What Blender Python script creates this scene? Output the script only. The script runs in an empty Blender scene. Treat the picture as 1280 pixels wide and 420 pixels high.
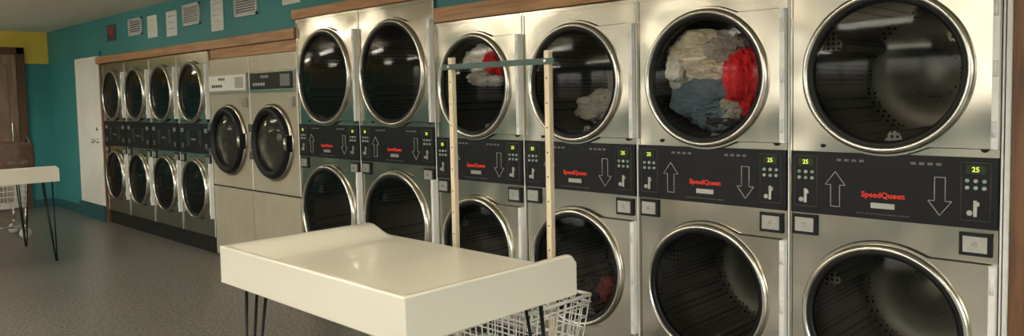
import bpy, bmesh, math, random
from mathutils import Vector, Matrix, noise
random.seed(3)
scene=bpy.context.scene
scene.view_settings.view_transform='Standard'
D=3.21
pi=math.pi
# ------------------------------------------------------------------ materials
def newmat(name):
    m=bpy.data.materials.new(name); m.use_nodes=True
    nt=m.node_tree; return m,nt,nt.nodes['Principled BSDF']
def simple(name,col,rough=.5,metal=0,var=.0,scale=8,bump=0,bscale=60,emis=0,coat=0,stretch=(1,1,1),spec=.5):
    m,nt,b=newmat(name)
    b.inputs['Base Color'].default_value=(*col,1); b.inputs['Roughness'].default_value=rough
    b.inputs['Metallic'].default_value=metal; b.inputs['Specular IOR Level'].default_value=spec
    if coat: b.inputs['Coat Weight'].default_value=coat
    if emis:
        b.inputs['Emission Color'].default_value=(*col,1); b.inputs['Emission Strength'].default_value=emis
    tc=nt.nodes.new('ShaderNodeTexCoord'); mp=nt.nodes.new('ShaderNodeMapping'); mp.inputs['Scale'].default_value=stretch
    nt.links.new(tc.outputs['Object'],mp.inputs['Vector'])
    if var:
        n=nt.nodes.new('ShaderNodeTexNoise'); n.inputs['Scale'].default_value=scale; n.inputs['Detail'].default_value=5
        nt.links.new(mp.outputs[0],n.inputs['Vector'])
        r=nt.nodes.new('ShaderNodeValToRGB')
        r.color_ramp.elements[0].position=.3; r.color_ramp.elements[1].position=.7
        r.color_ramp.elements[0].color=(*[c*(1-var) for c in col],1); r.color_ramp.elements[1].color=(*[min(1,c*(1+var)) for c in col],1)
        nt.links.new(n.outputs['Fac'],r.inputs[0]); nt.links.new(r.outputs[0],b.inputs['Base Color'])
    if bump:
        n2=nt.nodes.new('ShaderNodeTexNoise'); n2.inputs['Scale'].default_value=bscale
        nt.links.new(mp.outputs[0],n2.inputs['Vector'])
        bp=nt.nodes.new('ShaderNodeBump'); bp.inputs['Strength'].default_value=bump; bp.inputs['Distance'].default_value=.01
        nt.links.new(n2.outputs['Fac'],bp.inputs['Height']); nt.links.new(bp.outputs[0],b.inputs['Normal'])
    return m
def steel(name,col,rough=.24,wav=.25):
    m,nt,b=newmat(name)
    b.inputs['Metallic'].default_value=1
    tc=nt.nodes.new('ShaderNodeTexCoord'); 
    mp=nt.nodes.new('ShaderNodeMapping'); mp.inputs['Scale'].default_value=(90,90,1.2)
    nt.links.new(tc.outputs['Object'],mp.inputs[0])
    n=nt.nodes.new('ShaderNodeTexNoise'); n.inputs['Scale'].default_value=4; n.inputs['Detail'].default_value=4
    nt.links.new(mp.outputs[0],n.inputs['Vector'])
    r=nt.nodes.new('ShaderNodeValToRGB'); r.color_ramp.elements[0].position=.25; r.color_ramp.elements[1].position=.75
    r.color_ramp.elements[0].color=(*[c*.95 for c in col],1); r.color_ramp.elements[1].color=(*col,1)
    nt.links.new(n.outputs['Fac'],r.inputs[0]); nt.links.new(r.outputs[0],b.inputs['Base Color'])
    mr=nt.nodes.new('ShaderNodeMapRange'); mr.inputs[3].default_value=rough-.02; mr.inputs[4].default_value=rough+.04
    nt.links.new(n.outputs['Fac'],mr.inputs[0]); nt.links.new(mr.outputs[0],b.inputs['Roughness'])
    n2=nt.nodes.new('ShaderNodeTexNoise'); n2.inputs['Scale'].default_value=2.4; n2.inputs['Detail'].default_value=1
    nt.links.new(tc.outputs['Object'],n2.inputs['Vector'])
    bp=nt.nodes.new('ShaderNodeBump'); bp.inputs['Strength'].default_value=wav; bp.inputs['Distance'].default_value=.045
    nt.links.new(n2.outputs['Fac'],bp.inputs['Height']); nt.links.new(bp.outputs[0],b.inputs['Normal'])
    return m
STEEL=steel('brushed_steel',(.50,.46,.375),.20,.6)
STEEL2=steel('brushed_steel_aged',(.50,.46,.375),.25,.3)
CHROME=simple('chrome_bezel',(.66,.62,.55),.22,1,.06,20)
ALU=simple('hinge_aluminium',(.90,.89,.86),.4,.0,.04,30)
RUBBER=simple('black_rubber',(.008,.008,.008),.5,0,.2,30,spec=.3)
PANEL=simple('control_panel_black',(.010,.009,.009),.38,0,.2,12,spec=.25)
KICK=simple('kick_black',(.012,.011,.010),.5,0,.3,10,spec=.3)
TAN=simple('tan_enamel',(.47,.42,.31),.35,.25,.05,6)
TANP=simple('tan_plinth',(.45,.405,.30),.4,.2,.08,4)
WDRUM=simple('washer_drum_steel',(.13,.12,.105),.35,.7,.25,14)
RED=simple('logo_red',(.70,.03,.01),.5,0,.05,10,emis=.2)
PRINT=simple('print_white',(.45,.45,.42),.5,0,.05,10)
DIM=simple('print_grey',(.16,.16,.15),.5,0,.05,10)
LED=simple('led_digits',(.75,.80,.12),.4,0,.05,20,emis=.9)
LEDBG=simple('led_window',(.03,.05,.01),.2,0,.1,20)
GREEN=simple('button_green',(.25,.4,.3),.4,0,.05,20)
SILV=simple('silver_plate',(.50,.48,.43),.35,.8,.08,40)
GUN=simple('hairpin_steel',(.025,.025,.028),.4,.6,.2,30)
CREAM=simple('cream_laminate',(.92,.87,.73),.24,0,.02,2.5,coat=.25)
WHITEW=simple('white_wire',(.80,.78,.72),.4,0,.05,20)
PVC=simple('pole_wood_pale',(.74,.62,.43),.45,0,.12,6,stretch=(8,8,1))
GBAR=simple('rack_bar_green',(.06,.10,.085),.4,.2,.15,20)
TEAL=simple('wall_teal',(.040,.235,.235),.55,0,.08,1.5,bump=.12,bscale=90)
TEALD=simple('baseboard_teal',(.015,.09,.10),.45,0,.15,3)
YEL=simple('wall_yellow',(.80,.58,.08),.6,0,.06,2,bump=.1,bscale=90)
CEIL=simple('ceiling_paint',(.82,.76,.63),.8,0,.04,2,bump=.15,bscale=60)
OFFW=simple('offwhite_paint',(.80,.78,.71),.5,0,.04,3)
BROWN=simple('door_brown',(.11,.05,.025),.45,0,.2,5,stretch=(6,6,1))
PAPER=simple('paper',(.74,.73,.67),.8,0,.06,12)
POST=simple('poster_dark',(.05,.045,.05),.5,0,.6,9)
VENTM=simple('vent_white',(.66,.66,.62),.5,0,.05,10)
DARK=simple('slot_dark',(.02,.02,.02),.7,0,.1,10)
BAGM=simple('bag_brown',(.10,.06,.042),.8,0,.3,20,bump=.4,bscale=40)
WHEEL=simple('caster_grey',(.55,.55,.52),.5,0,.1,20)
def wood(name,c1,c2,ax=(1,.6,12)):
    m,nt,b=newmat(name); b.inputs['Roughness'].default_value=.45
    tc=nt.nodes.new('ShaderNodeTexCoord'); mp=nt.nodes.new('ShaderNodeMapping'); mp.inputs['Scale'].default_value=ax
    n=nt.nodes.new('ShaderNodeTexNoise'); n.inputs['Scale'].default_value=3; n.inputs['Detail'].default_value=8; n.inputs['Distortion'].default_value=.6
    r=nt.nodes.new('ShaderNodeValToRGB'); r.color_ramp.elements[0].color=(*c1,1); r.color_ramp.elements[1].color=(*c2,1)
    r.color_ramp.elements[0].position=.35; r.color_ramp.elements[1].position=.65
    nt.links.new(tc.outputs['Object'],mp.inputs[0]); nt.links.new(mp.outputs[0],n.inputs['Vector']); nt.links.new(n.outputs['Fac'],r.inputs[0]); nt.links.new(r.outputs[0],b.inputs['Base Color'])
    return m
WOOD=wood('header_wood',(.32,.14,.05),(.52,.27,.11),(12,.8,14))
WOODV=wood('casing_wood',(.12,.05,.02),(.22,.10,.04),(12,12,.8))
def floor_mat():
    m,nt,b=newmat('floor_speckled')
    tc=nt.nodes.new('ShaderNodeTexCoord')
    n=nt.nodes.new('ShaderNodeTexNoise'); n.inputs['Scale'].default_value=48; n.inputs['Detail'].default_value=3
    r=nt.nodes.new('ShaderNodeValToRGB'); e=r.color_ramp.elements
    e[0].position=.38; e[0].color=(.090,.082,.070,1); e[1].position=.64; e[1].color=(.32,.295,.255,1)
    n2=nt.nodes.new('ShaderNodeTexNoise'); n2.inputs['Scale'].default_value=.9; n2.inputs['Detail'].default_value=4
    mr=nt.nodes.new('ShaderNodeMapRange'); mr.inputs[3].default_value=.66; mr.inputs[4].default_value=1.12
    mx=nt.nodes.new('ShaderNodeVectorMath'); mx.operation='SCALE'
    nt.links.new(tc.outputs['Object'],n.inputs['Vector']); nt.links.new(tc.outputs['Object'],n2.inputs['Vector'])
    nt.links.new(n.outputs['Fac'],r.inputs[0]); nt.links.new(n2.outputs['Fac'],mr.inputs[0])
    nt.links.new(r.outputs[0],mx.inputs[0]); nt.links.new(mr.outputs[0],mx.inputs['Scale']); nt.links.new(mx.outputs[0],b.inputs['Base Color'])
    mr2=nt.nodes.new('ShaderNodeMapRange'); mr2.inputs[3].default_value=.24; mr2.inputs[4].default_value=.42
    nt.links.new(n2.outputs['Fac'],mr2.inputs[0]); nt.links.new(mr2.outputs[0],b.inputs['Roughness'])
    return m
FLOOR=floor_mat()
def glass_mat(name,tint):
    m=bpy.data.materials.new(name); m.use_nodes=True; nt=m.node_tree; nt.nodes.clear()
    o=nt.nodes.new('ShaderNodeOutputMaterial'); t=nt.nodes.new('ShaderNodeBsdfTransparent'); t.inputs[0].default_value=(*tint,1)
    g=nt.nodes.new('ShaderNodeBsdfGlossy'); g.inputs['Roughness'].default_value=.06; g.inputs[0].default_value=(.9,.9,.88,1)
    f=nt.nodes.new('ShaderNodeFresnel'); f.inputs[0].default_value=1.24
    mx=nt.nodes.new('ShaderNodeMixShader'); nt.links.new(f.outputs[0],mx.inputs[0]); nt.links.new(t.outputs[0],mx.inputs[1]); nt.links.new(g.outputs[0],mx.inputs[2]); nt.links.new(mx.outputs[0],o.inputs[0])
    return m
GLASS=glass_mat('door_glass',(.79,.78,.74))
def drum_mat():
    m,nt,b=newmat('perforated_drum'); b.inputs['Metallic'].default_value=.6; b.inputs['Roughness'].default_value=.45
    tc=nt.nodes.new('ShaderNodeTexCoord'); v=nt.nodes.new('ShaderNodeTexVoronoi'); v.inputs['Scale'].default_value=46; v.inputs['Randomness'].default_value=0
    r=nt.nodes.new('ShaderNodeValToRGB'); e=r.color_ramp.elements
    e[0].position=.28; e[0].color=(.005,.005,.005,1); e[1].position=.36; e[1].color=(.25,.23,.20,1)
    nt.links.new(tc.outputs['Object'],v.inputs['Vector']); nt.links.new(v.outputs['Distance'],r.inputs[0]); nt.links.new(r.outputs[0],b.inputs['Base Color'])
    return m
DRUM=drum_mat()
def cloth(name,c,sc=6): return simple(name,c,.9,0,.3,sc,bump=.6,bscale=25)
# ------------------------------------------------------------------ mesh builder
class MB:
    def __init__(s): s.bm=bmesh.new(); s.mats=[]
    def mi(s,m):
        if m not in s.mats: s.mats.append(m)
        return s.mats.index(m)
    def face(s,pts,m,smooth=False):
        vs=[s.bm.verts.new(p) for p in pts]; f=s.bm.faces.new(vs); f.material_index=s.mi(m); f.smooth=smooth; return f
    def box(s,x0,x1,y0,y1,z0,z1,m):
        v=[s.bm.verts.new((x,y,z)) for x in(x0,x1) for y in(y0,y1) for z in(z0,z1)]
        for q in((0,1,3,2),(4,6,7,5),(0,4,5,1),(2,3,7,6),(0,2,6,4),(1,5,7,3)):
            f=s.bm.faces.new([v[i] for i in q]); f.material_index=s.mi(m)
    def prism(s,poly,ax,a0,a1,m):
        def P(p,a):
            if ax=='x': return (a,p[0],p[1])
            if ax=='y': return (p[0],a,p[1])
            return (p[0],p[1],a)
        A=[s.bm.verts.new(P(p,a0)) for p in poly]; B=[s.bm.verts.new(P(p,a1)) for p in poly]
        k=s.mi(m); n=len(poly)
        for f in (s.bm.faces.new(A),s.bm.faces.new(B[::-1])): f.material_index=k
        for i in range(n):
            f=s.bm.faces.new([A[i],B[i],B[(i+1)%n],A[(i+1)%n]]); f.material_index=k
    def lathe(s,prof,cy,cz,m,N=56,axis='x',cx=0,cap0=False,cap1=False,flip=False):
        k=s.mi(m); rows=[]
        for (x,r) in prof:
            row=[]
            for i in range(N):
                a=2*pi*i/N
                if axis=='x': p=(x,cy+r*math.cos(a),cz+r*math.sin(a))
                elif axis=='z': p=(cx+r*math.cos(a),cy+r*math.sin(a),x)
                else: p=(cx+r*math.cos(a),x,cz+r*math.sin(a))
                row.append(s.bm.verts.new(p))
            rows.append(row)
        fs=[]
        for a,b in zip(rows,rows[1:]):
            for i in range(N):
                f=s.bm.faces.new([a[i],a[(i+1)%N],b[(i+1)%N],b[i]]); f.material_index=k; f.smooth=True; fs.append(f)
        if cap0: f=s.bm.faces.new(rows[0]); f.material_index=k; fs.append(f)
        if cap1: f=s.bm.faces.new(rows[-1]); f.material_index=k; fs.append(f)
        if flip:
            for f in fs: 
                f.normal_update()
                if f.normal.x>0: f.normal_flip()
    def tube(s,pts,r,m,N=6):
        k=s.mi(m)
        for p,q in zip(pts,pts[1:]):
            p=Vector(p);q=Vector(q); d=(q-p)
            if d.length<1e-6: continue
            d.normalize(); u=d.orthogonal().normalized(); w=d.cross(u)
            A=[];B=[]
            for i in range(N):
                a=2*pi*i/N; o=(u*math.cos(a)+w*math.sin(a))*r
                A.append(s.bm.verts.new(p+o)); B.append(s.bm.verts.new(q+o))
            for i in range(N):
                f=s.bm.faces.new([A[i],A[(i+1)%N],B[(i+1)%N],B[i]]); f.material_index=k; f.smooth=True
            for f in (s.bm.faces.new(A[::-1]),s.bm.faces.new(B)): f.material_index=k
    def star_plate(s,outer,cy,cz,rin,x,m,xback=None,angs=None):
        k=s.mi(m); I=[];O=[];Bk=[]
        for a in angs:
            I.append(s.bm.verts.new((x,cy+rin*math.cos(a),cz+rin*math.sin(a))))
            y,z=outer(a); O.append(s.bm.verts.new((x,y,z)))
            if xback is not None: Bk.append(s.bm.verts.new((xback,y,z)))
        n=len(angs)
        for i in range(n):
            j=(i+1)%n
            f=s.bm.faces.new([I[i],O[i],O[j],I[j]]); f.material_index=k
            if xback is not None:
                f=s.bm.faces.new([O[i],Bk[i],Bk[j],O[j]]); f.material_index=k
    def text(s,txt,size,y,z,x,m,bold=0,extr=0.0008,align='CENTER'):
        cu=bpy.data.curves.new('t','FONT'); cu.body=txt; cu.size=size; cu.align_x=align; cu.align_y='CENTER'; cu.offset=bold; cu.extrude=extr; cu.resolution_u=2
        ob=bpy.data.objects.new('t',cu); scene.collection.objects.link(ob)
        bpy.context.view_layer.update()
        me=bpy.data.meshes.new_from_object(ob.evaluated_get(bpy.context.evaluated_depsgraph_get()))
        k=s.mi(m); vs=[s.bm.verts.new((x-v.co.z,y-v.co.x,z+v.co.y)) for v in me.vertices]
        for p in me.polygons:
            try: f=s.bm.faces.new([vs[i] for i in p.vertices]); f.material_index=k
            except ValueError: pass
        bpy.data.objects.remove(ob); bpy.data.meshes.remove(me)
    def mesh(s,name,recalc=False):
        me=bpy.data.meshes.new(name)
        if recalc: bmesh.ops.recalc_face_normals(s.bm,faces=s.bm.faces)
        s.bm.to_mesh(me); s.bm.free()
        for m in s.mats: me.materials.append(m)
        return me
def obj(name,me,parent=None,loc=(0,0,0),bevel=0,rot=None):
    o=bpy.data.objects.new(name,me); scene.collection.objects.link(o); o.location=loc
    if rot: o.rotation_euler=rot
    if parent: o.parent=parent
    if bevel:
        b=o.modifiers.new('bevel','BEVEL'); b.width=bevel; b.segments=3; b.limit_method='ANGLE'; b.angle_limit=.7
    return o
def empty(name,loc,rot=None):
    e=bpy.data.objects.new(name,None); scene.collection.objects.link(e); e.location=loc; e.empty_display_size=.1
    if rot: e.rotation_euler=rot
    return e
def rect_outer(cy,cz,y0,y1,z0,z1):
    def f(a):
        c,s_=math.cos(a),math.sin(a); t=1e9
        if c>1e-9: t=min(t,(y1-cy)/c)
        if c<-1e-9: t=min(t,(y0-cy)/c)
        if s_>1e-9: t=min(t,(z1-cz)/s_)
        if s_<-1e-9: t=min(t,(z0-cz)/s_)
        return cy+t*c,cz+t*s_
    return f
def angles(cy,cz,corners,N=64):
    A=[2*pi*i/N for i in range(N)]
    for (y,z) in corners: A.append(math.atan2(z-cz,y-cy)%(2*pi))
    A=sorted(A); out=[A[0]]
    for a in A[1:]:
        if a-out[-1]>1e-4: out.append(a)
    return out
# ------------------------------------------------------------------ dryer stack
def arrow(mb,y,z,h,up,x,m):
    w=h*.28; s_=1 if up else -1; t=.0018
    P=[(-w*.45,-.5*h),(w*.45,-.5*h),(w*.45,.12*h),(w,.12*h),(0,.5*h),(-w,.12*h),(-w*.45,.12*h)]
    P=[(x,y+a,z+s_*b) for a,b in P]; P.append(P[0]); mb.tube(P,t,m,4)
def dryer_meshes(W,H,r,zc1,zc2,p0,p1,base,kick,st,detail=True,logo=True,tag=''):
    g=.0015
    cy=W*.5+.012
    mb=MB()
    zmid=(p0+p1)/2
    for zc,(z0,z1) in ((zc1,(zmid,H)),(zc2,(base,zmid))):
        rin=r-.035
        f=rect_outer(cy,zc,g,W-g,z0,z1)
        mb.star_plate(f,cy,zc,rin,0,st,angs=angles(cy,zc,[(g,z0),(g,z1),(W-g,z0),(W-g,z1)]))
    dep=.9
    mb.face([(0,g,base),(dep,g,base),(dep,g,H),(0,g,H)],st); mb.face([(0,W-g,base),(0,W-g,H),(dep,W-g,H),(dep,W-g,base)],st)
    mb.face([(0,g,H),(dep,g,H),(dep,W-g,H),(0,W-g,H)],st); mb.face([(dep,g,base),(dep,W-g,base),(dep,W-g,H),(dep,g,H)],st)
    mb.face([(0,g,base),(0,W-g,base),(dep,W-g,base),(dep,g,base)],st)
    mb.box(-.006,.0,g,W-g,H-.018,H,st); mb.box(-.006,0,g,.008,base,H,ALU); mb.box(-.005,0,W-.010,W-g,base,H,st)
    mb.box(-.0015,0,.008,.013,base,H,RUBBER)
    if base>0: mb.box(.02,dep,g,W-g,0,base,kick)
    cab=mb.mesh(tag+'cabinet')
    mb=MB()
    for zc in (zc1,zc2):
        ro=r+.012; hh=r-.03; yh=.035
        def dshape(a,zc=zc,ex=0):
            c,s_=math.cos(a),math.sin(a); R0=ro+ex
            if c>=0: return cy+R0*c,zc+R0*s_
            R=rect_outer(cy,zc,yh-ex,W,zc-hh-ex,zc+hh+ex)
            y,z=R(a); d=math.hypot(y-cy,z-zc); d=max(d,R0)
            return cy+d*c,zc+d*s_
        ca=[(yh,zc-hh),(yh,zc+hh)]
        an=angles(cy,zc,ca,72)
        mb.star_plate(dshape,cy,zc,r-.03,-.022,st,xback=0,angs=an)
        mb.star_plate(lambda a:dshape(a,ex=.004),cy,zc,r-.02,-.0012,RUBBER,angs=an)
        mb.box(-.034,-.001,.013,.035,zc-hh,zc+hh,ALU)
        for zz in (zc-hh*.75,zc,zc+hh*.75): mb.tube([(-.034,.025,zz-.03),(-.034,.025,zz+.03)],.008,ALU,8)
        mb.lathe([(-.020,r+.004),(-.034,r+.002),(-.044,r-.006),(-.047,r-.014),(-.042,r-.022),(-.030,r-.026)],cy,zc,CHROME,72)
        mb.lathe([(-.034,r-.022),(-.038,r-.030),(-.030,r-.044),(-.012,r-.048)],cy,zc,RUBBER,72)
        mb.box(-.040,-.022,cy+r*.93,cy+r*.93+.022,zc-.05,zc+.05,st)
    doors=mb.mesh(tag+'doors')
    mb=MB()
    for zc in (zc1,zc2):
        R=r-.040; prof=[(-.026-.020*(1-(k/8)**2),R*k/8) for k in range(8,0,-1)]
        prof=[(x,max(q,.001)) for x,q in prof]
        mb.lathe(prof+[(-.046,.002)],cy,zc,GLASS,64,cap1=True,flip=True)
    gl=mb.mesh(tag+'glass')
    mb=MB()
    for zc in (zc1,zc2):
        R=r-.030
        mb.lathe([(0.001,R),(.05,R),(.06,R+.012),(.62,R+.012),(.66,R-.02),(.66,.11),(.64,.10),(.64,.01)],cy,zc,DRUM,56,cap1=True)
        for k in range(3):
            a=k*2*pi/3+.5; c,s_=math.cos(a),math.sin(a)
            pr=[]
            for (rr,tt) in ((R+.01,-.05),(R-.055,-.015),(R-.055,.015),(R+.01,.05)):
                pr.append((cy+rr*c-tt*s_,zc+rr*s_+tt*c))
            mb.prism(pr,'x',.09,.62,DRUM)
    dr=mb.mesh(tag+'drum')
    mb=MB()
    mb.box(-.014,.0,.014,W-.010,p0,p1,PANEL)
    x=-.0155; ph=p1-p0; pc=(p0+p1)/2
    if detail:
        mb.text('SpeedQueen',ph*.12,cy,pc-ph*.13,x,RED,bold=.0007)
        mb.box(-.017,-.013,cy-.045,cy+.045,pc-ph*.33,pc-ph*.25,SILV)
        arrow(mb,W-.20,pc-ph*.08,ph*.55,True,x,PRINT); arrow(mb,.205,pc-ph*.08,ph*.55,False,x,PRINT)
        mb.text('USE NO HEAT SETTING IF CLOTHES ARE FLAMMABLE',.0085,cy,pc-ph*.42,x,DIM,extr=.0003)
        for k in range(4): 
            for yy in (.30-k*.030,): mb.box(-.016,-.013,yy-.009,yy+.009,p1-.037,p1-.027,DIM)
            mb.box(-.016,-.013,W-.215-k*.030-.009,W-.215-k*.030+.009,p1-.037,p1-.027,DIM)
        for yc in (W-.075,.085):
            o=[(yc-.048,p0+.03),(yc+.048,p0+.03),(yc+.048,p1-.02),(yc-.048,p1-.02)]
            P=[(x,a,b) for a,b in o]; P.append(P[0]); mb.tube(P,.0008,DIM,4)
            mb.box(-.0175,-.013,yc-.032,yc+.032,p1-.062,p1-.030,LEDBG)
            mb.text('25',.026,yc,p1-.046,-.0185,LED,bold=.0003,extr=.0004)
            for i in range(3):
                for j in range(2):
                    mb.lathe([(-.013,.0075),(-.019,.0075),(-.020,.005)],yc-.028+i*.028,p1-.088-j*.026,(PRINT if (i+j)%2 else GREEN),10,cap1=True)
            mb.box(-.020,-.013,yc-.006,yc+.006,p0+.045,p0+.105,SILV); mb.box(-.022,-.013,yc-.014,yc+.002,p0+.085,p0+.10,SILV)
            mb.lathe([(-.013,.010),(-.022,.010)],yc+.018,p0+.058,SILV,12,cap1=True)
    else:
        for k in range(2):
            yc=(W-.10,.10)[k]; mb.box(-.018,-.013,yc-.03,yc+.03,p1-.09,p1-.05,SILV); mb.box(-.017,-.013,yc-.02,yc+.02,p0+.05,p0+.10,DIM)
        arrow(mb,W-.24,pc,ph*.5,True,x,DIM); arrow(mb,.24,pc,ph*.5,False,x,DIM)
        mb.box(-.017,-.013,cy-.05,cy+.05,pc-.02,pc+.0,DIM)
    for (yc,zc) in ((W-.068,p0-.052),(.085,p0-.060)):
        w=.046
        mb.box(-.010,0,yc-w-.008,yc+w+.008,zc-.044,zc+.044,RUBBER)
        mb.box(-.016,-.009,yc-w+.006,yc+w-.006,zc-.030,zc+.030,SILV)
        mb.lathe([(-.016,.010),(-.021,.009)],yc,zc,CHROME,14,cap1=True)
    mb.lathe([(0,.012),(-.012,.012),(-.014,.008)],.06,p1+.03,RUBBER,16,cap1=True)
    mb.lathe([(0,.008),(-.010,.008)],W*.82,p1+.025,RUBBER,16,cap1=True)
    pan=mb.mesh(tag+'panel')
    return dict(cabinet=cab,doors=doors,door_glass=gl,drums=dr,control_panel=pan)
def place(name,meshes,y):
    e=empty(name,(D,y,0))
    for k,me in meshes.items(): obj(k,me,e,bevel=0)
    return e
Y0=.659;W=.80
std=dryer_meshes(W,1.977,.322,1.565,.550,.974,1.240,.10,KICK,STEEL,tag='std_')
dry=[]
for n in range(4):
    dry.append(place('stacked_tumble_dryer' if n==0 else 'stacked_tumble_dryer.%03d'%n,std,Y0+W*n))
WT=(5.60-(Y0+4*W))/2
tall=dryer_meshes(WT,2.148,.368,1.675,.618,1.045,1.305,.10,KICK,STEEL,tag='tall_')
for n in range(2): place('stacked_tumble_dryer.%03d'%(4+n),tall,Y0+4*W+WT*n)
WS=(10.335-7.265)/4
small=dryer_meshes(WS,1.99,.300,1.60,.625,.985,1.285,.17,KICK,STEEL2,detail=False,tag='small_')
for n in range(4): place('stacked_tumble_dryer.%03d'%(6+n),small,7.265+WS*n)
# ------------------------------------------------------------------ laundry in the drums
def cloth_mesh(name,c,rad,mat,seed,amp=.35):
    bm=bmesh.new(); bmesh.ops.create_icosphere(bm,subdivisions=6,radius=1)
    for v in bm.verts:
        p=v.co.copy(); q=p*1.7+Vector((seed*3.1,seed*1.7,seed))
        n=noise.noise(q); n2=1-abs(noise.noise(q*2.3+Vector((5,1,2))))*2; n3=1-abs(noise.noise(q*5.1))*2
        n4=1-abs(noise.noise(q*9.5))*2
        d=1+amp*n+amp*.45*n2+amp*.28*n3+amp*.08*n4
        v.co=Vector((p.x*rad[0]*d+c[0],p.y*rad[1]*d+c[1],p.z*rad[2]*d+c[2]))
    for f in bm.faces: f.smooth=True
    me=bpy.data.meshes.new(name); bm.to_mesh(me); bm.free(); me.materials.append(mat); return me
C_BEIGE=cloth('cloth_beige',(.72,.65,.53)); C_GREY=cloth('cloth_grey',(.42,.39,.36)); C_BLUE=cloth('cloth_denim',(.13,.19,.25)); C_RED=cloth('cloth_red',(.82,.02,.03)); C_WHITE=cloth('cloth_white',(.82,.79,.73)); C_DK=cloth('cloth_dark',(.05,.045,.05)); C_MAR=cloth('cloth_maroon',(.16,.03,.025))
def put(e,items,tag='laundry'):
    for i,(c,rad,m,sd) in enumerate(items): obj('%s_%d'%(tag,i+1),cloth_mesh('cl',c,rad,m,sd),e)
put(dry[1],[((.11,.50,1.71),(.085,.14,.075),C_BEIGE,1),((.11,.36,1.70),(.085,.12,.065),C_GREY,2),((.11,.44,1.47),(.09,.17,.12),C_BLUE,3),((.09,.26,1.56),(.085,.085,.145),C_RED,4),((.08,.60,1.61),(.07,.06,.08),C_WHITE,5),((.12,.36,1.37),(.08,.14,.06),C_DK,6),((.08,.44,1.61),(.075,.12,.055),C_BEIGE,13),((.10,.33,1.43),(.07,.07,.07),C_GREY,14)])
put(dry[3],[((.12,.44,1.74),(.09,.14,.065),C_WHITE,7),((.09,.29,1.71),(.08,.07,.075),C_RED,8),((.15,.42,1.62),(.10,.14,.05),C_GREY,12)])
put(dry[2],[((.28,.42,1.42),(.10,.17,.08),C_GREY,9),((.26,.34,.38),(.10,.10,.06),C_MAR,10),((.28,.46,.37),(.10,.10,.06),C_DK,11)])
# ------------------------------------------------------------------ washers
def washer(y,name,dark):
    e=empty(name,(D,y,0)); W=(7.26-5.605)/2-.003; H=1.90
    mb=MB()
    mb.box(0,.85,0,W,.70,H,TAN); mb.box(.0,.85,0,W,.02,.685,TANP); mb.box(.01,.84,.005,W-.005,.68,.705,DARK); mb.box(.03,.8,.02,W-.02,0,.03,KICK)
    mb.box(-.006,0,.004,.014,.70,H,ALU)
    mb.box(-.008,.002,.02,W-.02,.06,.655,TANP)
    obj('cabinet',mb.mesh('washer_cab'),e,bevel=.004)
    mb=MB()
    mb.box(-.022,.0,.03,W-.03,1.575,1.755,SILV if not dark else CHROME)
    mb.box(-.026,-.02,.045,W-.045,1.60,1.74,PANEL if dark else OFFW)
    for k in range(5): mb.box(-.029,-.025,W-.12-k*.045-.014,W-.12-k*.045+.014,1.63,1.655,PRINT if dark else DARK)
    mb.box(-.029,-.025,.08,.24,1.62,1.72,DIM if dark else SILV)
    mb.text('WASHER',.035,W*.62,1.705,-.0275,PRINT if dark else DARK)
    mb.box(-.03,-.002,.05,.12,1.45,1.53,SILV)
    obj('control_panel',mb.mesh('washer_panel'),e,bevel=.002)
    mb=MB(); cy=W/2+.01; cz=1.14; r=.315
    mb.lathe([(0,r+.02),(-.02,r+.018),(-.03,r),(-.03,r-.005)],cy,cz,STEEL2,64)
    mb.lathe([(-.02,r-.003),(-.06,r-.010),(-.075,r-.03),(-.07,r-.055),(-.05,r-.07)],cy,cz,RUBBER,64)
    mb.box(-.07,-.02,cy-r-.02,cy-r+.05,cz-.07,cz+.07,PANEL); mb.tube([(-.08,cy-r-.005,cz-.05),(-.08,cy-r-.005,cz+.05)],.014,CHROME,10)
    for s_ in (-1,1): mb.box(-.065,0,cy+r-.05,cy+r+.03,cz+s_*.12-.035,cz+s_*.12+.035,STEEL2)
    obj('door_ring',mb.mesh('washer_door'),e)
    mb=MB(); R=r-.068
    mb.lathe([(-.045-.05*(1-(k/8)**2),max(R*k/8,.001)) for k in range(8,-1,-1)],cy,cz,GLASS,48,flip=True)
    obj('door_glass',mb.mesh('washer_glass'),e)
    mb=MB(); mb.lathe([(-.02,R+.01),(-.003,R+.0),(-.001,R*.5),(-.0008,.005)],cy,cz,WDRUM,48,cap1=True)
    obj('drum',mb.mesh('washer_drum'),e)
washer(5.606,'front_load_washer',True); washer(5.606+(7.26-5.605)/2,'front_load_washer.001',False)
# ------------------------------------------------------------------ room
XW=3.235; XL=-3.6; YN=-3.2; YF=12.751; ZC=2.561; XB=4.3
def room(name,boxes,bevel=0):
    mb=MB()
    for b in boxes: mb.box(*b)
    return obj(name,mb.mesh(name),bevel=bevel)
room('floor',[(XL-.2,XB+.1,YN-.2,YF+.2,-.1,0,FLOOR)])
room('ceiling',[(XL-.2,XB+.1,YN-.2,YF+.2,ZC,ZC+.1,CEIL)])
yT0=Y0+4*W; yT1=5.60
room('wall_right',[(XW,XW+.1,10.345,YF,0,ZC,TEAL),(XW,XW+.1,yT1+.002,10.345,2.0,ZC,TEAL),(XW,XW+.1,yT0,yT1+.002,2.155,ZC,TEAL),(XW,XW+.1,Y0,yT0,1.985,ZC,TEAL),(XW,XW+.1,YN,.635,0,ZC,TEAL)])
room('wall_light_block',[(XB,XB+.1,YN,YF,0,ZC,TEALD)])  # unseen wall added to stop sky light leaking in between the dryers
room('wall_far',[(XL,XW,YF,YF+.15,0,2.10,TEAL),(XL,XW,YF,YF+.15,2.10,ZC,YEL),(XW,XB,YF,YF+.15,0,ZC,TEAL)])
wins=[(.5,3.2),(3.9,6.6),(7.3,10.0)]
bx=[(XL-.15,XL,YN,YF,0,.85,TEAL),(XL-.15,XL,YN,YF,2.25,ZC,TEAL)]
ys=[YN]+[v for w in wins for v in w]+[YF]
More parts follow.
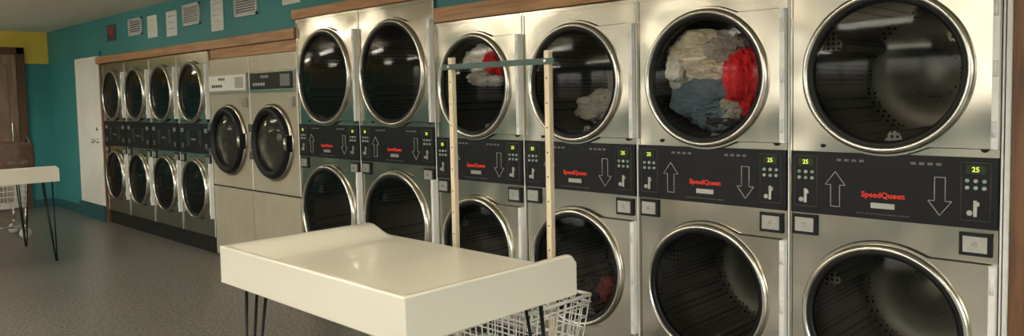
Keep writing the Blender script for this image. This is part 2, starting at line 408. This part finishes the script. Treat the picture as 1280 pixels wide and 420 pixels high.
for i in range(0,len(ys),2): bx.append((XL-.15,XL,ys[i],ys[i+1],.85,2.25,TEAL))
room('wall_left',bx)
for i,(a,b) in enumerate(wins):
    fr=[]
    for y in (a,(a+b)/2-.02,b-.04): fr.append((XL-.10,XL-.04,y,y+.04,.85,2.25,BROWN))
    fr+= [(XL-.10,XL-.04,a,b,.85,.89,BROWN),(XL-.10,XL-.04,a,b,2.21,2.25,BROWN)]
    room('window_%d'%(i+1),fr)
room('wall_near',[(XL,XW,YN-.15,YN,0,.3,TEAL),(XL,XW,YN-.15,YN,2.3,ZC,TEAL),(XL,-2.6,YN-.15,YN,.3,2.3,TEAL),(2.2,XB,YN-.15,YN,.0,ZC,TEAL)])
room('window_4',[(x,x+.05,YN-.1,YN-.04,.3,2.3,BROWN) for x in (-2.6,-1.4,-.2,1.0,2.15)]+[(-2.6,2.2,YN-.1,YN-.04,.3,.35,BROWN),(-2.6,2.2,YN-.1,YN-.04,2.25,2.3,BROWN)])
room('trim_1',[(XW-.05,XW-.002,yT1+.005,10.50,2.0,2.085,WOOD),(XW-.012,XW+.03,yT1+.005,7.262,1.905,2.0,WOOD)],.003)
room('trim_2',[(XW-.05,XW-.002,yT0-.02,yT1+.03,2.152,2.225,WOOD)],.003)
room('trim_3',[(XW-.05,XW-.002,Y0-.07,yT0-.022,1.982,2.075,WOOD)],.003)
room('trim_4',[(XW-.03,XW+.02,.637,.657,0,1.98,ALU)],.003)
room('trim_6',[(XW-.045,XW-.001,.48,.633,0,1.98,WOODV)],.003)
room('trim_5',[(XW-.04,XW-.002,10.345,10.40,0,2.0,WOODV)],.003)
e=empty('door_1',(0,0,0))
mb=MB(); mb.box(XW-.045,XW-.004,10.42,11.36,.20,2.10,OFFW); obj('door_leaf',mb.mesh('leaf'),e,bevel=.004)
mb=MB(); mb.lathe([(XW-.045,.03),(XW-.055,.03),(XW-.06,.012),(XW-.09,.012),(XW-.095,.028),(XW-.12,.028),(XW-.125,.01)],10.56,1.03,CHROME,20,cap1=True)
mb.lathe([(XW-.045,.022),(XW-.06,.022)],10.56,1.18,CHROME,20,cap1=True); obj('knob',mb.mesh('knob'),e)
mb=MB(); mb.box(XW-.03,XW-.002,11.36,11.42,0,2.16,TEAL); mb.box(XW-.03,XW-.002,10.41,11.42,2.10,2.16,TEAL); mb.box(XW-.06,XW-.002,10.41,11.42,0,.19,TEALD); obj('frame',mb.mesh('dframe'),e)
room('baseboard_right',[(XW-.02,XW-.001,11.43,YF-.002,0,.12,TEALD)])
room('baseboard_far',[(XL,1.85,YF-.02,YF-.001,0,.12,TEALD),(2.95,XW-.022,YF-.02,YF-.001,0,.12,TEALD)])
e=empty('door_2',(0,0,0)); mb=MB()
for b in ((1.85,1.95,0,2.33),(2.82,2.92,0,2.33),(1.85,2.92,2.23,2.33)): mb.box(b[0],b[1],YF-.05,YF-.001,b[2],b[3],BROWN)
obj('frame',mb.mesh('f'),e,bevel=.004)
mb=MB(); mb.box(1.955,2.815,YF-.035,YF-.002,.01,2.225,wood('door_panel_wood',(.20,.12,.075),(.33,.21,.13),(10,10,.8)))
for z0,z1 in ((.15,.95),(1.1,2.1)): mb.box(2.08,2.70,YF-.045,YF-.03,z0,z1,simple('door_inset',(.26,.17,.11),.4,0,.2,4))
mb.tube([(2.72,YF-.08,.98),(2.72,YF-.08,1.25)],.012,CHROME,8)
for z in (.98,1.25): mb.tube([(2.72,YF-.08,z),(2.72,YF-.03,z)],.010,CHROME,8)
obj('leaf',mb.mesh('l'),e,bevel=.003)
# ------------------------------------------------------------------ wall signs and vents
def sign(name,y,z,w,h,mat,lines=3,lm=DARK,pic=None):
    mb=MB(); mb.box(XW-.008,XW-.001,y-w/2,y+w/2,z-h/2,z+h/2,mat)
    if pic: mb.box(XW-.010,XW-.007,y-w*.2,y+w*.1,z-h*.15,z+h*.2,pic)
    for k in range(lines):
        zz=z+h*.30-k*h*.5/max(lines-1,1); ww=w*(.24 if k%2 else .32)
        mb.box(XW-.0095,XW-.007,y-ww,y+ww,zz-h*.011,zz+h*.011,lm)
    obj(name,mb.mesh(name))
def vent(name,y,z,w,h,n=8):
    mb=MB(); t=.02
    mb.box(XW-.006,XW-.001,y-w/2+t,y+w/2-t,z-h/2+t,z+h/2-t,DARK)
    for (a,b,c,d) in ((y-w/2,y+w/2,z-h/2,z-h/2+t),(y-w/2,y+w/2,z+h/2-t,z+h/2),(y-w/2,y-w/2+t,z-h/2,z+h/2),(y+w/2-t,y+w/2,z-h/2,z+h/2)): mb.box(XW-.02,XW-.001,a,b,c,d,VENTM)
    for k in range(n):
        zz=z-h/2+t+(k+.5)*(h-2*t)/n
        mb.prism([(XW-.018,zz+.006),(XW-.014,zz+.007),(XW-.004,zz-.005),(XW-.008,zz-.006)],'y',y-w/2+t,y+w/2-t,VENTM)
    obj(name,mb.mesh(name))
TXT=simple('faded_text',(.50,.49,.45),.8,0,.05,10)
TXB=simple('blue_print',(.15,.25,.38),.8,0,.05,10)
sign('wall_poster',10.0,2.36,.30,.20,POST,1,DIM,pic=C_RED)
vent('wall_vent',9.19,2.37,.40,.19,6)
sign('paper_notice',8.69,2.335,.27,.24,PAPER,3,TXT); sign('paper_notice.001',8.16,2.325,.27,.26,PAPER,3,TXB)
vent('wall_vent.001',7.65,2.375,.40,.21)
sign('paper_notice.002',7.08,2.33,.26,.32,PAPER,4,TXT)
vent('wall_vent.002',6.49,2.37,.42,.22)
sign('warning_sign',5.70,2.345,.28,.11,PAPER,2,C_RED)
# ------------------------------------------------------------------ folding tables
def table(name,x0,x1,y0,y1,zt=.92,th=.15,zs=.862):
    e=empty(name,((x0+x1)/2,(y0+y1)/2,0)); cx,cy=(x0+x1)/2,(y0+y1)/2
    a,b=x0-cx,x1-cx; c,d=y0-cy,y1-cy
    def sm(t): t=max(0,min(1,t)); return t*t*(3-2*t)
    def hz(x,y):
        lc=1-sm((x-a-.022)/.035)
        ea=1-sm((d-y-.022)/.15); eb=1-sm((y-c-.028)/.05)
        return zs+(zt-zs)*max(lc,ea*(1-sm((x-(b-.07))/.07)),eb*(1-.5*sm((x-(b-.03))/.03)))
    xs=[a,a+.022,a+.034,a+.046,a+.057]+[a+.057+(b-.07-a-.057)*i/6 for i in range(1,7)]+[b-.07+.07*i/7 for i in range(1,8)]
    ys=[c,c+.028,c+.040,c+.053,c+.066,c+.078]+[c+.078+(d-.172-c-.078)*i/8 for i in range(1,9)]+[d-.172+.15*i/8 for i in range(1,9)]+[d]
    mb=MB(); k=mb.mi(CREAM); zb=zt-th
    G=[[mb.bm.verts.new((x,y,hz(x,y))) for y in ys] for x in xs]; B=[[None]*len(ys) for _ in xs]
    for i,x in enumerate(xs):
        for j,y in enumerate(ys):
            if i in(0,len(xs)-1) or j in (0,len(ys)-1): B[i][j]=mb.bm.verts.new((x,y,zb))
    for i in range(len(xs)-1):
        for j in range(len(ys)-1):
            f=mb.bm.faces.new([G[i][j],G[i+1][j],G[i+1][j+1],G[i][j+1]]); f.smooth=True
    nx,ny=len(xs)-1,len(ys)-1
    per=[(i,0) for i in range(nx)]+[(nx,j) for j in range(ny)]+[(i,ny) for i in range(nx,0,-1)]+[(0,j) for j in range(ny,0,-1)]
    for p,q in zip(per,per[1:]+per[:1]):
        mb.bm.faces.new([G[p[0]][p[1]],B[p[0]][p[1]],B[q[0]][q[1]],G[q[0]][q[1]]])
    mb.bm.faces.new([B[p[0]][p[1]] for p in per])
    obj('top',mb.mesh('table_top',True),e,bevel=.005)
    mb=MB(); zl=zt-th+.001
    for sx in (-1,1):
        for sy in (-1,1):
            px=(b-.07)*sx; py=(d-.12)*sy; fx=px+.02*sx; fy=py+.06*sy
            mb.box(px-.06,px+.06,py-.06,py+.06,zl-.006,zl,GUN)
            for (ox,oy) in ((-.05*sx,.045*sy),(.045*sx,-.05*sy),(-.045*sx,-.045*sy)):
                mb.tube([(px+ox,py+oy,zl),(fx+ox*.12,fy+oy*.12,.008)],.0065,GUN,8)
            mb.tube([(fx-.012,fy,.0085),(fx+.012,fy,.0085)],.0085,GUN,8)
    obj('hairpin_legs',mb.mesh('legs'),e)
table('folding_table',1.33,2.115,1.765,2.985)
table('folding_table.001',1.33,2.115,8.17,9.40)
# ------------------------------------------------------------------ wire carts
def cart(name,x0,x1,y0,y1,zr,poles=True,ztop=1.68,zbot=.36):
    cx,cy=(x0+x1)/2,(y0+y1)/2; e=empty(name,(cx,cy,0)); hx,hy=(x1-x0)/2,(y1-y0)/2
    mb=MB(); tp=.86
    def ring(z,s_,r):
        P=[(-hx*s_,-hy*s_,z),(hx*s_,-hy*s_,z),(hx*s_,hy*s_,z),(-hx*s_,hy*s_,z)]; P.append(P[0]); mb.tube(P,r,WHITEW,8)
    ring(zr,1,.008); ring(zr-.03,1,.005); ring(zbot,tp,.005)
    for k in range(1,6):
        t=k/6; ring(zr-(zr-zbot)*t,1-(1-tp)*t,.0032)
    nx=max(int(2*hx/.04),4); ny=max(int(2*hy/.04),4)
    for i in range(nx+1):
        u=-1+2*i/nx
        mb.tube([(u*hx,-hy,zr),(u*hx*tp,-hy*tp,zbot),(u*hx*tp,hy*tp,zbot),(u*hx,hy,zr)],.0028,WHITEW,5)
    for i in range(ny+1):
        u=-1+2*i/ny
        mb.tube([(-hx,u*hy,zr),(-hx*tp,u*hy*tp,zbot),(hx*tp,u*hy*tp,zbot),(hx,u*hy,zr)],.0028,WHITEW,5)
    obj('wire_basket',mb.mesh('basket'),e)
    mb=MB()
    for sx in (-1,1):
        for sy in (-1,1):
            mb.tube([(sx*hx*tp,sy*hy*tp,zbot),(sx*hx*.8,sy*hy*.8,.13)],.011,CHROME,8)
            X,Y=sx*hx*.8,sy*hy*.8
            mb.tube([(X,Y,.16),(X,Y,.12)],.014,CHROME,8)
            mb.box(X-.022,X+.022,Y-.018,Y-.015,.06,.13,CHROME); mb.box(X-.022,X+.022,Y+.015,Y+.018,.06,.13,CHROME)
            mb.lathe([(Y-.014,.02),(Y-.014,.060),(Y+.014,.060),(Y+.014,.02)],0,.0605,WHEEL,24,axis='y',cx=X,cap0=True,cap1=True)
    P=[(-hx*.8,-hy*.8,.14),(hx*.8,-hy*.8,.14),(hx*.8,hy*.8,.14),(-hx*.8,hy*.8,.14)]; P.append(P[0]); mb.tube(P,.010,CHROME,8)
    obj('undercarriage',mb.mesh('under'),e)
    if poles:
        mb=MB()
        for sy in (-1,1):
            y=sy*(hy-.035)
            mb.box(-.013,.013,y-.013,y+.013,zbot,ztop,PVC)
            for k in range(9): mb.lathe([(-.0131,.004),(-.0135,.003)],y,zr+.12+k*.1,DARK,8,cap1=True)
        obj('rack_poles',mb.mesh('poles'),e,bevel=.003)
        mb=MB(); mb.box(-.018,-.0135,-hy-.01,hy+.01,ztop-.055,ztop-.030,GBAR)
        for sy in (-1,1):
            y=sy*(hy-.035); mb.lathe([(-.013,.008),(-.024,.008),(-.026,.004)],y,ztop-.042,CHROME,12,cap1=True)
        obj('hanging_bar',mb.mesh('bar'),e)
cart('laundry_cart',2.09,2.50,2.015,2.675,.65)
cart('laundry_cart.001',1.76,2.24,9.85,10.50,.74,False)
bm=bmesh.new(); bmesh.ops.create_cube(bm,size=1); bmesh.ops.subdivide_edges(bm,edges=bm.edges,cuts=10,use_grid_fill=True)
for v in bm.verts:
    x,y,z=v.co; k=1+.12*math.cos(z*3); n=noise.noise(Vector((x*4,y*4,z*4)))*.06
    rr=1-.12*(abs(x)*abs(y)*4)
    v.co=Vector((x*.36*k*rr+n*.4,y*.46*k*rr+n*.4,(z+.5)*.27+(n*.5 if z>.3 else 0)))
    if z>.49 and max(abs(x),abs(y))<.42: v.co.z-=.05
for f in bm.faces: f.smooth=True
me=bpy.data.meshes.new('bag'); bm.to_mesh(me); bm.free(); me.materials.append(BAGM)
e=empty('laundry_bag',(1.85,8.86,.863)); obj('bag_body',me,e)
mb=MB()
for sx in (-1,1): mb.tube([(sx*.17,-.12,.24)]+[(sx*.17,-.12+.24*t/8,.25+.06*math.sin(pi*t/8)) for t in range(9)],.010,BAGM,8)
obj('handles',mb.mesh('h'),e)
mb=MB(); mb.text('storage',.06,0,.09,0,DIM,bold=.0005); obj('label',mb.mesh('lb'),e,loc=(0.02,-.25,0),rot=(0,0,pi/2))
# ------------------------------------------------------------------ suspended tube lights, out of view, hung low to brighten the ceiling
LAMP=simple('lamp_diffuser',(1,.94,.82),.5,0,.0,emis=19)
i=0
for y in (-1.2,2.0,5.2,8.4,11.2):
    for x in (.9,-1.9):
        e=empty('ceiling_light' if i==0 else 'ceiling_light.%03d'%i,(x,y,ZC-.001)); i+=1
        mb=MB(); mb.box(-.03,.03,-.64,.64,-.12,-.09,OFFW)
        for yy in (-.5,.5): mb.tube([(0,yy,0),(0,yy,-.10)],.008,OFFW,8)
        for yy in (-.63,.62): mb.box(-.09,.09,yy,yy+.012,-.19,-.10,OFFW)
        obj('housing',mb.mesh('hs'),e)
        mb=MB()
        for xx in (-.055,.055): mb.tube([(xx,-.615,-.15),(xx,.615,-.15)],.032,LAMP,14)
        obj('tubes',mb.mesh('df'),e)
# world: bright overcast above, grey street below the horizon
w=bpy.data.worlds.new('sky'); scene.world=w; w.use_nodes=True; nt=w.node_tree
bg=nt.nodes['Background']; bg.inputs[1].default_value=6.5
tc=nt.nodes.new('ShaderNodeTexCoord'); sp=nt.nodes.new('ShaderNodeSeparateXYZ'); r=nt.nodes.new('ShaderNodeValToRGB')
nt.links.new(tc.outputs['Generated'],sp.inputs[0]); nt.links.new(sp.outputs['Z'],r.inputs[0]); nt.links.new(r.outputs[0],bg.inputs[0])
r.color_ramp.elements[0].position=0; r.color_ramp.elements[0].color=(.14,.13,.11,1)
r.color_ramp.elements[1].position=.06; r.color_ramp.elements[1].color=(.95,.92,.84,1)
# ------------------------------------------------------------------ camera
yaw,pit,rol=.7923,.0608,-.02
fw=Vector((math.sin(yaw)*math.cos(pit),math.cos(yaw)*math.cos(pit),-math.sin(pit)))
rt=Vector((math.cos(yaw),-math.sin(yaw),0)); up=rt.cross(fw)
r2=rt*math.cos(rol)+up*math.sin(rol); u2=-rt*math.sin(rol)+up*math.cos(rol)
M=Matrix((r2,u2,-fw)).transposed().to_4x4(); M.translation=Vector((0,0,1.5034))
cd=bpy.data.cameras.new('camera'); cd.sensor_width=36; cd.lens=950/1280*36; cd.shift_y=-33/1280; cd.clip_start=.05
co=bpy.data.objects.new('camera',cd); scene.collection.objects.link(co); co.matrix_world=M; scene.camera=co
